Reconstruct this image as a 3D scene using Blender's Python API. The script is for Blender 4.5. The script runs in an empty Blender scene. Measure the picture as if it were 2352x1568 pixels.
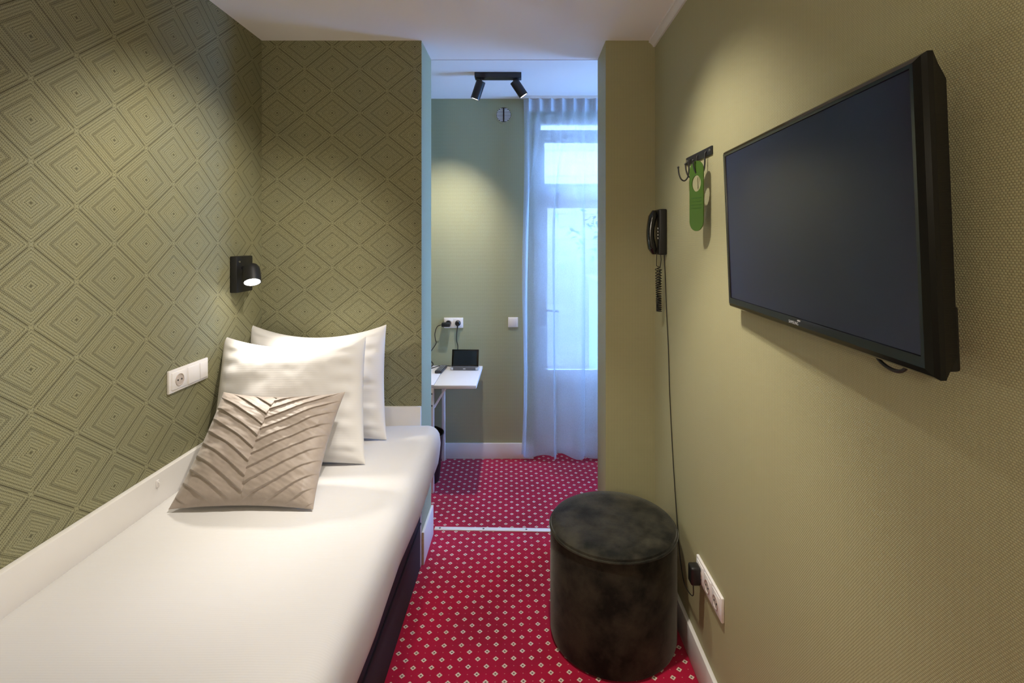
import bpy, bmesh, math, random
from mathutils import Vector, Matrix, noise
S = bpy.context.scene
COL = S.collection
R = math.radians
PI = math.pi

# ------------------------------------------------------------------ camera
cam_d = bpy.data.cameras.new('camera')
cam_d.sensor_width = 36.0
cam_d.lens = 36.0 * 1166 / 2352
cam_d.shift_x = -24 / 2352
cam_d.shift_y = -231 / 2352
cam_d.clip_start = 0.02
cam = bpy.data.objects.new('camera', cam_d)
COL.objects.link(cam)
cam.location = (0, 0, 1.484)
cam.rotation_euler = (PI / 2, 0, 0)
S.camera = cam

# ------------------------------------------------------------------ view, sky
S.view_settings.view_transform = 'Standard'
S.view_settings.look = 'None'
S.view_settings.gamma = 1
S.view_settings.use_curve_mapping = False
S.view_settings.exposure = 0.68
W = bpy.data.worlds.new('world')
S.world = W
W.use_nodes = True
bg = W.node_tree.nodes['Background']
bg.inputs['Color'].default_value = (0.235, 0.45, 1.0, 1)
bg.inputs['Strength'].default_value = 16.0

# lamp powers (used by the lamp builders below)
P_BED, P_BEDWALL, P_WALL, P_FLOOR = 14, 34, 19, 38
P_FILL = 62
P_READ = 11
P_FAR_L, P_FAR_R = 42, 10
WARM = (1.0, 0.92, 0.80)
NEUT = (1.0, 0.90, 0.76)

# ------------------------------------------------------------------ materials
class NT:
    def __init__(s, name):
        s.m = bpy.data.materials.new(name)
        s.m.use_nodes = True
        s.t = s.m.node_tree
        s.b = s.t.nodes['Principled BSDF']
        s.out = s.t.nodes['Material Output']
    def n(s, typ, **kw):
        x = s.t.nodes.new(typ)
        for k, v in kw.items():
            setattr(x, k, v)
        return x
    def put(s, sock, v):
        if isinstance(v, bpy.types.NodeSocket):
            s.t.links.new(v, sock)
        else:
            sock.default_value = v
    def mt(s, op, a, b=None, c=None):
        x = s.n('ShaderNodeMath', operation=op)
        s.put(x.inputs[0], a)
        if b is not None: s.put(x.inputs[1], b)
        if c is not None: s.put(x.inputs[2], c)
        return x.outputs[0]
    def xyz(s):
        tc = s.n('ShaderNodeTexCoord')
        sp = s.n('ShaderNodeSeparateXYZ')
        s.t.links.new(tc.outputs['Object'], sp.inputs[0])
        s.co = tc.outputs['Object']
        return sp.outputs[0], sp.outputs[1], sp.outputs[2]
    def noise(s, scale, detail=3, vec=None, rough=.5):
        x = s.n('ShaderNodeTexNoise')
        x.inputs['Scale'].default_value = scale
        x.inputs['Detail'].default_value = detail
        x.inputs['Roughness'].default_value = rough
        if vec is None:
            tc = s.n('ShaderNodeTexCoord')
            vec = tc.outputs['Object']
        s.t.links.new(vec, x.inputs['Vector'])
        return x.outputs['Fac']
    def mix(s, f, a, b):
        x = s.n('ShaderNodeMix', data_type='RGBA')
        s.put(x.inputs[0], f)
        for so, v in ((x.inputs[6], a), (x.inputs[7], b)):
            if isinstance(v, tuple): v = (*v, 1) if len(v) == 3 else v
            s.put(so, v)
        return x.outputs[2]
    def rng(s, v, a, b, c=0.0, d=1.0):
        x = s.n('ShaderNodeMapRange')
        s.put(x.inputs[0], v)
        for i, q in enumerate((a, b, c, d)): x.inputs[i + 1].default_value = q
        return x.outputs[0]
    def set(s, **kw):
        for k, v in kw.items():
            k = k.replace('_', ' ')
            if isinstance(v, tuple) and len(v) == 3: v = (*v, 1)
            s.put(s.b.inputs[k], v)
        return s
    def bump(s, h, dist, strength=1.0):
        x = s.n('ShaderNodeBump')
        x.inputs['Distance'].default_value = dist
        x.inputs['Strength'].default_value = strength
        s.put(x.inputs['Height'], h)
        s.t.links.new(x.outputs[0], s.b.inputs['Normal'])

def simple(name, col, rough=.5, metal=0.0, var=.06, nscale=30, **kw):
    k = NT(name)
    f = k.noise(nscale)
    lo = tuple(c * (1 - var) for c in col)
    hi = tuple(min(1, c * (1 + var)) for c in col)
    k.set(Base_Color=k.mix(f, lo, hi), Roughness=rough, Metallic=metal, **kw)
    return k.m

def emitter(name, col, st):
    k = NT(name)
    k.set(Base_Color=(1, 1, 1), Emission_Color=col, Emission_Strength=st)
    return k.m

def geo_wallpaper(name, axis, c0, z0):
    """concentric stitched diamonds, half-dropped lattice 0.252 x 0.202 m"""
    k = NT(name)
    x, y, z = k.xyz()
    h = (x, y)[axis]
    u = k.mt('DIVIDE', k.mt('SUBTRACT', h, c0), .252)
    v = k.mt('DIVIDE', k.mt('SUBTRACT', z, z0), .202)
    a = k.mt('ABSOLUTE', k.mt('SUBTRACT', k.mt('FRACT', k.mt('ADD', u, 100.5)), .5))
    b = k.mt('ABSOLUTE', k.mt('SUBTRACT', k.mt('FRACT', k.mt('ADD', v, 100.5)), .5))
    d1 = k.mt('MULTIPLY', k.mt('ADD', a, b), 2)
    d = k.mt('SUBTRACT', 1.0, k.mt('ABSOLUTE', k.mt('SUBTRACT', 1.0, d1)))
    e = k.mt('SUBTRACT', a, b)
    N = 12
    dn = k.mt('MULTIPLY', d, N)
    ring = k.mt('FLOOR', dn)
    t = k.mt('ABSOLUTE', k.mt('SUBTRACT', k.mt('FRACT', dn), .5))
    line = k.rng(t, .16, .30, 1, 0)
    par = k.mt('MULTIPLY', k.mt('MODULO', ring, 2.0), .5)
    dash = k.mt('ABSOLUTE', k.mt('SUBTRACT', k.mt('FRACT', k.mt('ADD', k.mt('MULTIPLY', k.mt('ADD', e, 1.0), 34), par)), .5))
    dashm = k.rng(dash, .20, .34, 1, .25)
    # every third ring is a stronger stitched line
    third = k.mt('COMPARE', k.mt('MODULO', ring, 3.0), 1.0, .1)
    amp = k.mt('ADD', .50, k.mt('MULTIPLY', third, .20))
    st = k.mt('MULTIPLY', k.mt('MULTIPLY', line, dashm), amp)
    # solid lines: one at mid-diamond, one at the border (broken near the points)
    l1 = k.mt('MULTIPLY', k.rng(k.mt('ABSOLUTE', k.mt('SUBTRACT', d, .583)), .006, .016, 1, 0), .75)
    far = k.mt('MAXIMUM', a, b)
    gap = k.rng(k.mt('MAXIMUM', k.mt('SUBTRACT', .5, a), a), .465, .48, 1, 0)
    l2 = k.mt('MULTIPLY', k.rng(d, .978, .990, 0, 1), k.mt('MULTIPLY', gap, .9))
    cen = k.mt('MULTIPLY', k.rng(d, .02, .07, 1, 0), .8)
    dark = k.mt('MAXIMUM', k.mt('MAXIMUM', st, l1), k.mt('MAXIMUM', l2, cen))
    gr = k.noise(420, 2)
    big = k.noise(5, 3)
    base = k.mix(k.rng(gr, .3, .7), (.215, .208, .112), (.40, .385, .225))
    base = k.mix(k.rng(big, .35, .65, 0, .35), base, (.25, .265, .185))
    k.set(Base_Color=k.mix(dark, base, (.060, .054, .026)), Roughness=.72, Specular_IOR_Level=.3)
    k.bump(k.mt('SUBTRACT', k.mt('MULTIPLY', gr, .5), dark), .0012, .55)
    return k.m

def plain_wallpaper(name, col, hx=1):
    k = NT(name)
    x, y, z = k.xyz()
    h = k.mt('ADD', x, y)
    p = .0048
    hv = k.mt('DIVIDE', h, p)
    zv = k.mt('DIVIDE', z, p * .70)
    row = k.mt('MULTIPLY', k.mt('MODULO', k.mt('FLOOR', k.mt('ADD', zv, 4000)), 2.0), .5)
    w1 = k.mt('ABSOLUTE', k.mt('SINE', k.mt('MULTIPLY', k.mt('ADD', hv, row), PI)))
    w2 = k.mt('ABSOLUTE', k.mt('SINE', k.mt('MULTIPLY', zv, PI)))
    w = k.mt('POWER', k.mt('MULTIPLY', w1, w2), .6)
    rib = k.mt('ADD', .5, k.mt('MULTIPLY', k.mt('SINE', k.mt('MULTIPLY', h, 2 * PI / .0137)), .5))
    n2 = k.noise(2.2, 2)
    lo = tuple(c * .66 for c in col)
    c = k.mix(w, lo, col)
    c = k.mix(k.mt('MULTIPLY', rib, .10), c, tuple(q * .55 for q in col))
    c = k.mix(k.mt('MULTIPLY', n2, .12), c, tuple(q * .8 for q in col))
    k.set(Base_Color=c, Roughness=.62, Specular_IOR_Level=.35)
    k.bump(w, .0009, .7)
    return k.m

def carpet():
    k = NT('red_diamond_carpet')
    x0, y0, z = k.xyz()
    ca, sa = math.cos(R(-1.6)), math.sin(R(-1.6))
    x = k.mt('SUBTRACT', k.mt('MULTIPLY', x0, ca), k.mt('MULTIPLY', y0, sa))
    y = k.mt('ADD', k.mt('MULTIPLY', x0, sa), k.mt('MULTIPLY', y0, ca))
    p = .0636
    def cell(ox, oy):
        a = k.mt('ABSOLUTE', k.mt('SUBTRACT', k.mt('FRACT', k.mt('ADD', k.mt('DIVIDE', x, p), 100 + ox)), .5))
        b = k.mt('ABSOLUTE', k.mt('SUBTRACT', k.mt('FRACT', k.mt('ADD', k.mt('DIVIDE', y, p), 100 + oy)), .5))
        return a, b, k.mt('ADD', a, b), k.mt('MAXIMUM', a, b)
    A = cell(.2, .1); B = cell(.7, .6)
    d = k.mt('MINIMUM', A[2], B[2])
    m = k.mt('MINIMUM', A[3], B[3])
    white = k.rng(d, .150, .175, 1, 0)
    inner = k.mt('MULTIPLY', k.rng(m, .042, .056, 1, 0), k.rng(k.noise(420, 1), .35, .55, .45, 1))
    C = cell(.7, .1); D = cell(.2, .6)
    dot = k.mt('MULTIPLY', k.rng(k.mt('MINIMUM', C[2], D[2]), .028, .045, 1, 0), .45)
    pile = k.noise(700, 2)
    blot = k.noise(3.5, 3)
    red = k.mix(k.rng(pile, .25, .75), (.32, .001, .026), (.60, .003, .056))
    red = k.mix(k.rng(blot, .40, .62, 0, .38), red, (.18, .002, .016))
    c = k.mix(dot, red, (.75, .45, .38))
    c = k.mix(white, c, k.mix(pile, (.66, .53, .42), (.86, .74, .60)))
    c = k.mix(inner, c, (.06, .012, .016))
    k.set(Base_Color=c, Roughness=.95, Specular_IOR_Level=.1, Sheen_Weight=.15, Sheen_Roughness=.5)
    k.bump(pile, .003, .5)
    return k.m

def linen(name, col, stripe=.0075, depth=.0004, amount=.05, axis=2):
    k = NT(name)
    c = k.xyz()
    s_ = k.mt('ADD', .5, k.mt('MULTIPLY', k.mt('SINE', k.mt('MULTIPLY', c[axis], 2 * PI / stripe)), .5))
    f = k.noise(900, 2)
    k.set(Base_Color=k.mix(k.mt('MULTIPLY', s_, amount * 2), col, tuple(q * .88 for q in col)), Roughness=.8,
          Specular_IOR_Level=.2, Sheen_Weight=.1)
    k.bump(k.mt('ADD', k.mt('MULTIPLY', s_, .8), k.mt('MULTIPLY', f, .35)), depth, .6)
    return k.m

def velvet():
    k = NT('dark_velvet')
    f = k.noise(9, 5, rough=.6)
    g = k.noise(500, 2)
    c = k.mix(k.rng(f, .38, .66), (.010, .010, .008), (.052, .047, .033))
    k.set(Base_Color=c, Roughness=.75, Specular_IOR_Level=.15, Sheen_Weight=.8, Sheen_Roughness=.3,
          Sheen_Tint=(.45, .47, .42))
    k.bump(g, .002, .5)
    return k.m

def sheer():
    k = NT('sheer_voile')
    k.t.nodes.remove(k.b)
    x, y, z = k.xyz()
    weave = k.noise(260, 2)
    tr = k.n('ShaderNodeBsdfTransparent')
    tr.inputs[0].default_value = (.93, .95, .97, 1)
    di = k.n('ShaderNodeBsdfDiffuse'); di.inputs[0].default_value = (.82, .85, .88, 1)
    tl = k.n('ShaderNodeBsdfTranslucent'); tl.inputs[0].default_value = (.78, .86, .95, 1)
    m1 = k.n('ShaderNodeMixShader'); m1.inputs[0].default_value = .74
    k.t.links.new(di.outputs[0], m1.inputs[1]); k.t.links.new(tl.outputs[0], m1.inputs[2])
    m2 = k.n('ShaderNodeMixShader')
    k.put(m2.inputs[0], k.rng(weave, .2, .8, .52, .70))
    k.t.links.new(tr.outputs[0], m2.inputs[1]); k.t.links.new(m1.outputs[0], m2.inputs[2])
    k.t.links.new(m2.outputs[0], k.out.inputs[0])
    return k.m

def glass():
    k = NT('window_glass')
    k.t.nodes.remove(k.b)
    tr = k.n('ShaderNodeBsdfTransparent'); tr.inputs[0].default_value = (.95, .98, .98, 1)
    gl = k.n('ShaderNodeBsdfGlossy'); gl.inputs['Roughness'].default_value = .02
    fr = k.n('ShaderNodeFresnel'); fr.inputs[0].default_value = 1.45
    m = k.n('ShaderNodeMixShader')
    k.t.links.new(fr.outputs[0], m.inputs[0])
    k.t.links.new(tr.outputs[0], m.inputs[1]); k.t.links.new(gl.outputs[0], m.inputs[2])
    k.t.links.new(m.outputs[0], k.out.inputs[0])
    return k.m

def brickwork():
    k = NT('white_painted_brick')
    x, y, z = k.xyz()
    cb = k.n('ShaderNodeCombineXYZ')
    k.t.links.new(x, cb.inputs[0]); k.t.links.new(z, cb.inputs[1])
    br = k.n('ShaderNodeTexBrick')
    k.t.links.new(cb.outputs[0], br.inputs['Vector'])
    br.inputs['Color1'].default_value = (.38, .29, .24, 1); br.inputs['Color2'].default_value = (.33, .25, .21, 1)
    br.inputs['Mortar'].default_value = (.27, .21, .18, 1)
    br.inputs['Scale'].default_value = 1.0
    br.inputs['Brick Width'].default_value = .42; br.inputs['Row Height'].default_value = .15
    br.inputs['Mortar Size'].default_value = .008
    k.set(Base_Color=br.outputs['Color'], Roughness=.8)
    return k.m

M = {}
M['paper_left'] = geo_wallpaper('diamond_wallpaper_left', 1, 1.484, 1.980)
M['paper_head'] = geo_wallpaper('diamond_wallpaper_head', 0, -.9966, 1.968)
M['paper'] = plain_wallpaper('olive_textured_wallpaper', (.49, .462, .262))
M['paper_far'] = plain_wallpaper('sage_textured_wallpaper', (.47, .48, .30))
M['ceiling'] = simple('white_ceiling_paint', (.93, .91, .89), .85, var=.02, nscale=4)
M['white_paint'] = simple('white_satin_paint', (.80, .78, .76), .4, var=.03, nscale=8)
M['raw_wood'] = simple('raw_wood_end', (.50, .36, .22), .7, var=.3, nscale=60)
M['carpet'] = carpet()
M['sheet'] = linen('white_bed_linen', (.68, .67, .67), .006, .0003, .03, 1)
M['pillow'] = linen('white_striped_pillowcase', (.75, .74, .745), .0085, .00012, .02, 1)
M['base'] = simple('dark_purple_upholstery', (.022, .016, .026), .85, var=.3, nscale=200)
M['velvet'] = velvet()
M['black'] = simple('matt_black_metal', (.012, .012, .013), .45, var=.1)
M['gloss_black'] = simple('glossy_black_plastic', (.006, .006, .007), .12, var=.1)
M['soft_black'] = simple('black_plastic', (.010, .010, .010), .4, var=.1)
M['screen'] = simple('dark_lcd_glass', (.014, .012, .032), .22, var=.02)
M['tab_screen'] = simple('tablet_glass', (.010, .014, .018), .08, var=.02)
M['white_plastic'] = simple('white_plastic', (.86, .83, .82), .3, var=.02)
M['ivory_dark'] = simple('socket_recess', (.55, .48, .44), .4, var=.04)
M['steel'] = simple('steel', (.6, .6, .6), .3, 1.0)
M['grey_plastic'] = simple('grey_plastic', (.10, .10, .105), .4)
M['remote'] = simple('dark_remote_plastic', (.035, .033, .035), .4)
M['grey_keys'] = simple('pale_grey_keys', (.5, .5, .5), .5)
M['green'] = simple('green_card', (.046, .108, .008), .5, var=.06)
M['green_ink'] = simple('dark_green_ink', (.035, .10, .010), .5)
M['sheer'] = sheer()
M['glass'] = glass()
M['header'] = simple('curtain_heading_tape', (.60, .60, .62), .9, var=.06, nscale=120)
M['brick'] = brickwork()
M['paving'] = simple('grey_paving', (.45, .45, .45), .9, var=.25, nscale=6)
M['leaf'] = simple('garden_leaf', (.10, .20, .08), .6, var=.5, nscale=9)
M['planter'] = simple('grey_planter', (.34, .38, .44), .8, var=.1)
M['logo'] = simple('silver_print', (.62, .62, .62), .35, .3)
M['vent_white'] = simple('vent_slats', (.75, .78, .80), .4)
M['bulb_w'] = emitter('warm_lamp_lens', (1, .90, .78), 22)
M['bulb_fill'] = emitter('fill_globe', (1, .88, .74), P_FILL)
M['bulb_f'] = emitter('lamp_lens', (1, .92, .82), 9)

cu = NT('pleated_taupe_satin')
_f = cu.noise(45, 4)
cu.set(Base_Color=cu.mix(_f, (.30, .25, .22), (.42, .355, .31)), Roughness=.48, Specular_IOR_Level=.35, Sheen_Weight=.25)
cu.bump(cu.noise(600, 2), .0008, .4)
M['cushion'] = cu.m

# ------------------------------------------------------------------ helpers
def empty(name, loc, rot=(0, 0, 0)):
    o = bpy.data.objects.new(name, None)
    COL.objects.link(o)
    o.empty_display_size = .05
    o.location = loc; o.rotation_euler = rot
    return o

def tag(o, label, cat, group=None):
    o['label'] = label; o['category'] = cat
    if group: o['group'] = group
    return o

def root_of(o):
    while o.parent: o = o.parent
    return o

def basis(o):
    return Matrix.Translation(o.location) @ o.rotation_euler.to_matrix().to_4x4()

def obj(name, bm, mat, parent=None, world=True, loc=None, sharp=35, smooth=True):
    """link bm as one mesh; coordinates are world (turned into the root's frame) unless world=False"""
    bm.normal_update()
    for f in bm.faces: f.smooth = smooth
    if sharp:
        lim = R(sharp)
        for e in bm.edges:
            if len(e.link_faces) == 2 and e.calc_face_angle(0) > lim: e.smooth = False
    o_loc = Vector(loc) if loc else None
    if parent and world:
        bm.transform(basis(root_of(parent)).inverted())
    elif o_loc and world:
        bm.transform(Matrix.Translation(-o_loc))
    me = bpy.data.meshes.new(name)
    bm.to_mesh(me); bm.free()
    for m in (mat if isinstance(mat, (list, tuple)) else [mat]): me.materials.append(m)
    o = bpy.data.objects.new(name, me)
    COL.objects.link(o)
    if parent: o.parent = parent
    elif o_loc: o.location = o_loc
    return o

def struct(name, bm, mat, parent=None, **kw):
    o = obj(name, bm, mat, parent, **kw)
    if not parent: o['kind'] = 'structure'
    return o

def BM(): return bmesh.new()

def box(bm, x0, x1, y0, y1, z0, z1, bev=0, seg=2, mat=None, mi=0):
    r = bmesh.ops.create_cube(bm, size=1)
    vs = r['verts']
    bmesh.ops.scale(bm, vec=(x1 - x0, y1 - y0, z1 - z0), verts=vs)
    bmesh.ops.translate(bm, vec=((x0 + x1) / 2, (y0 + y1) / 2, (z0 + z1) / 2), verts=vs)
    fs = set(f for v in vs for f in v.link_faces)
    if bev:
        es = list(set(e for v in vs for e in v.link_edges))
        g = bmesh.ops.bevel(bm, geom=es, offset=bev, segments=seg, profile=.5, affect='EDGES')
        vs = [v for v in g['verts']]
        fs = set(g['faces']) | set(f for v in vs for f in v.link_faces)
        vs = list(set(v for f in fs for v in f.verts))
    for f in fs: f.material_index = mi
    if mat is not None: bmesh.ops.transform(bm, matrix=mat, verts=vs)
    return vs

def frame_to(d):
    d = Vector(d).normalized()
    return d.to_track_quat('Z', 'Y').to_matrix()

def cyl(bm, p0, p1, r0, r1=None, n=24, mi=0):
    r1 = r0 if r1 is None else r1
    p0, p1 = Vector(p0), Vector(p1)
    q = frame_to(p1 - p0)
    a, b = [], []
    for i in range(n):
        t = 2 * PI * i / n
        c = Vector((math.cos(t), math.sin(t), 0))
        a.append(bm.verts.new(p0 + q @ (c * r0))); b.append(bm.verts.new(p1 + q @ (c * r1)))
    fs = [bm.faces.new((a[i], a[(i + 1) % n], b[(i + 1) % n], b[i])) for i in range(n)]
    fs.append(bm.faces.new(a[::-1])); fs.append(bm.faces.new(b))
    for f in fs: f.material_index = mi

def lathe(bm, prof, origin=(0, 0, 0), axis=(0, 0, 1), n=48, cap0=True, cap1=True):
    q = frame_to(axis); o = Vector(origin)
    rings = []
    for (r, h) in prof:
        rings.append([bm.verts.new(o + q @ Vector((r * math.cos(2 * PI * i / n), r * math.sin(2 * PI * i / n), h))) for i in range(n)])
    for A, B in zip(rings, rings[1:]):
        for i in range(n):
            bm.faces.new((A[i], A[(i + 1) % n], B[(i + 1) % n], B[i]))
    if cap0: bm.faces.new(rings[0][::-1])
    if cap1: bm.faces.new(rings[-1])

def spline(pts, n=10):
    P = [Vector(p) for p in pts]
    P = [P[0] * 2 - P[1]] + P + [P[-1] * 2 - P[-2]]
    out = []
    for i in range(1, len(P) - 2):
        a, b, c, d = P[i - 1:i + 3]
        for j in range(n):
            t = j / n
            out.append(.5 * ((2 * b) + (c - a) * t + (2 * a - 5 * b + 4 * c - d) * t * t + (3 * b - a - 3 * c + d) * t ** 3))
    out.append(P[-2])
    return out

def tube(bm, pts, r, n=8):
    pts = [Vector(p) for p in pts]
    prev = None; rings = []
    for i, p in enumerate(pts):
        d = (pts[min(i + 1, len(pts) - 1)] - pts[max(i - 1, 0)])
        if d.length < 1e-9: continue
        d.normalize()
        if prev is None:
            up = Vector((0, 0, 1)) if abs(d.z) < .9 else Vector((1, 0, 0))
            prev = d.cross(up).normalized()
        prev = (prev - d * prev.dot(d)).normalized()
        s2 = d.cross(prev)
        rr = r(i / max(1, len(pts) - 1)) if callable(r) else r
        rings.append([bm.verts.new(p + (prev * math.cos(2 * PI * j / n) + s2 * math.sin(2 * PI * j / n)) * rr) for j in range(n)])
    for A, B in zip(rings, rings[1:]):
        for j in range(n):
            bm.faces.new((A[j], A[(j + 1) % n], B[(j + 1) % n], B[j]))
    bm.faces.new(rings[0][::-1]); bm.faces.new(rings[-1])

def wrap_box(name, b, mat, **kw):
    bm = BM(); box(bm, *b, **kw)
    return struct(name, bm, mat)

def spot(parent, name, pos, target, power, angle, blend, radius, col):
    d = bpy.data.lights.new(name, 'SPOT')
    d.energy = power; d.spot_size = R(angle); d.spot_blend = blend
    d.shadow_soft_size = radius; d.color = col
    o = bpy.data.objects.new(name, d)
    COL.objects.link(o)
    w = Matrix.Translation(pos) @ (Vector(target) - Vector(pos)).to_track_quat('-Z', 'Y').to_matrix().to_4x4()
    o.parent = parent
    o.matrix_local = basis(root_of(parent)).inverted() @ w
    return o

# ------------------------------------------------------------------ room shell
XL, XR = -1.193, .606
Y0, YA, YB, YF = -1.6, 2.323, 2.57, 3.47     # back, alcove wall front, its rear, far wall
ZC, ZF = 2.40, 2.455
XRF = 1.42                                     # far room's right wall
SX, PX = -.462, .381                           # opening between stub wall and pier

wrap_box('floor', (XL - .1, XRF + .1, Y0 - .1, YF + .25, -.1, 0), M['carpet'])
wrap_box('ceiling', (XL - .1, XRF + .1, Y0 - .1, YB, ZC, ZC + .3), M['ceiling'])
wrap_box('ceiling_far', (XL - .1, XRF + .1, YB, YF + .25, ZF, ZF + .245), M['ceiling'])
wrap_box('wall_left', (XL - .1, XL, Y0, YA, 0, ZC), M['paper_left'])
wrap_box('wall_back', (XL - .1, XR + .1, Y0 - .1, Y0, 0, ZC), M['paper'])
wrap_box('wall_right', (XR, XR + .1, Y0, YA, 0, ZC), M['paper'])
bm = BM(); box(bm, XL - .1, SX, YA, YB, 0, ZC)
bm.normal_update()
for f in bm.faces: f.material_index = 0 if f.normal.y < -.5 else 1
struct('wall_head', bm, [M['paper_head'], M['paper_far']])
bm = BM(); box(bm, PX, XRF + .1, YA, YB, 0, ZC)
struct('wall_pier', bm, M['paper'])
wrap_box('wall_far_left', (XL - .1, XL, YB, YF, 0, ZF), M['paper_far'])
WY0, WY1, WZ0, WZ1 = 2.72, 3.34, .55, 2.28
bm = BM()
box(bm, XRF, XRF + .1, YB, WY0, 0, ZF); box(bm, XRF, XRF + .1, WY1, YF, 0, ZF)
box(bm, XRF, XRF + .1, WY0, WY1, 0, WZ0); box(bm, XRF, XRF + .1, WY0, WY1, WZ1, ZF)
struct('wall_far_right', bm, M['paper_far'])
win = empty('added_window_1', (XRF + .05, (WY0 + WY1) / 2, WZ0)); win['kind'] = 'structure'  # unseen window added behind the pier for more daylight in the far room
bm = BM()
for b in ((WY0, WY0 + .04, WZ0, WZ1), (WY1 - .04, WY1, WZ0, WZ1), (WY0 + .04, WY1 - .04, WZ0, WZ0 + .04), (WY0 + .04, WY1 - .04, WZ1 - .04, WZ1)):
    box(bm, XRF + .03, XRF + .08, b[0], b[1], b[2], b[3], bev=.003)
obj('added_window_frame', bm, M['white_paint'], win)
bm = BM(); box(bm, XRF + .053, XRF + .057, WY0 + .04, WY1 - .04, WZ0 + .04, WZ1 - .04); obj('added_window_pane', bm, M['glass'], win)
DX0, DX1, DZ = .077, 1.30, 2.33
bm = BM()
box(bm, XL - .1, DX0, YF, YF + .22, 0, ZF)
box(bm, DX1, XRF + .1, YF, YF + .22, 0, ZF)
box(bm, DX0, DX1, YF, YF + .22, DZ, ZF)
struct('wall_far', bm, M['paper_far'])

# baseboards and trims
def board(name, x0, x1, y0, y1, h, mats=None):
    bm = BM(); box(bm, x0, x1, y0, y1, 0, h, bev=.003)
    bm.normal_update()
    if mats:
        for f in bm.faces:
            if f.normal.y < -.8: f.material_index = 1
    struct(name, bm, mats or M['white_paint'])
board('baseboard_right', XR - .015, XR, Y0, YA, .115)
board('baseboard_far', XL, DX0, YF - .015, YF, .106)
board('baseboard_stub', SX, SX + .012, YA, YB, .15, [M['white_paint'], M['raw_wood']])
board('baseboard_pier', PX, XR - .015, YA - .014, YA, .115)
# white bed surround panels along both walls
bm = BM(); box(bm, XL, XL + .02, .1, YA, 0, .735, bev=.003); struct('trim_1', bm, M['white_paint'])
bm = BM(); box(bm, XL + .02, SX, YA - .018, YA, 0, .73, bev=.003); struct('trim_2', bm, M['white_paint'])
# ceiling moulding on the right
bm = BM()
prof = [(0, 0), (0, -.030), (-.008, -.030), (-.012, -.022), (-.022, -.012), (-.028, -.010), (-.028, 0)]
A = [bm.verts.new((XR + a, Y0, ZC + b)) for a, b in prof]
B = [bm.verts.new((XR + a, YA, ZC + b)) for a, b in prof]
n = len(prof)
for i in range(n): bm.faces.new((A[i], A[(i + 1) % n], B[(i + 1) % n], B[i]))
bm.faces.new(A[::-1]); bm.faces.new(B)
struct('trim_3', bm, M['white_paint'])

bm = BM(); box(bm, SX, PX, YB - .001, YB + .002, ZC - .0015, ZC + .002); struct('shadow_line', bm, M['ivory_dark'])  # grey strip imitating the thin shadow line at the ceiling step

# threshold strip with three screws across the opening
th = tag(empty('threshold_strip', (-.035, 2.605, 0)), 'thin white metal threshold strip screwed across the red carpet', 'threshold strip')
bm = BM(); mx = Matrix.Translation((-.040, 2.604, .003)) @ Matrix.Rotation(R(-1.6), 4, 'Z')
box(bm, -.413, .413, -.014, .014, -.003, .003, bev=.0018, mat=mx)
obj('strip', bm, M['white_plastic'], th)
for x in (-.385, -.16, .06, .29):
    bm = BM(); p = mx @ Vector((x, 0, .003)); cyl(bm, p, p + Vector((0, 0, .0012)), .005, n=12)
    obj('screw', bm, M['grey_plastic'], th)

# ------------------------------------------------------------------ garden door and what lies outside
door = empty('door_1', (DX0, 3.58, 0)); door['kind'] = 'structure'
def dpart(name, boxes, mat, parent=door, bev=.004):
    bm = BM()
    for b in boxes: box(bm, *b, bev=bev)
    return obj(name, bm, mat, parent)
fr = dpart('door_frame', [(DX0, .128, 3.545, 3.62, 0, DZ), (.97, 1.01, 3.545, 3.62, 0, DZ), (1.26, DX1, 3.545, 3.62, 0, DZ), (.128, .97, 3.545, 3.62, 2.305, DZ), (.128, .97, 3.545, 3.62, 2.232, 2.258), (1.01, 1.26, 3.545, 3.62, 2.26, DZ), (1.01, 1.26, 3.545, 3.62, .05, .30),
                     (.128, .97, 3.54, 3.62, 1.765, 1.862), (.128, .97, 3.545, 3.62, 0, .05)], M['white_paint'])
dpart('added_side_pane', [(1.01, 1.26, 3.578, 3.582, .30, 2.26)], M['glass'], fr, 0)  # hidden glazing beside the door, added to let in extra daylight
dpart('top_pane', [(.128, .97, 3.578, 3.582, 2.258, 2.305)], M['glass'], fr, 0)
tw = dpart('transom_frame', [(.128, .155, 3.56, 3.60, 1.862, 2.232), (.943, .97, 3.56, 3.60, 1.862, 2.232),
                         (.155, .943, 3.56, 3.60, 2.175, 2.232), (.155, .943, 3.56, 3.60, 1.862, 1.885)], M['white_paint'])
dpart('transom_pane', [(.155, .943, 3.578, 3.582, 1.885, 2.175)], M['glass'], tw, 0)
lf = dpart('door_leaf', [(.130, .155 + .02, 3.56, 3.605, .05, 1.765), (.925, .968, 3.56, 3.605, .05, 1.765),
                     (.175, .925, 3.56, 3.605, 1.715, 1.765), (.175, .925, 3.56, 3.605, .46, .575), (.175, .925, 3.56, 3.605, .05, .115),
                     (.175, .925, 3.574, 3.595, .115, .46)], M['white_paint'])
dpart('door_pane', [(.175, .925, 3.580, 3.584, .575, 1.715)], M['glass'], lf, 0)
bm = BM()
box(bm, .138, .164, 3.553, 3.561, .90, 1.06, bev=.003)
cyl(bm, (.151, 3.554, 1.0), (.151, 3.515, 1.0), .008, n=12)
tube(bm, [(.151, 3.518, 1.0), (.18, 3.514, 1.0), (.25, 3.516, .997)], .008)
obj('door_handle', bm, M['steel'], lf)

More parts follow.
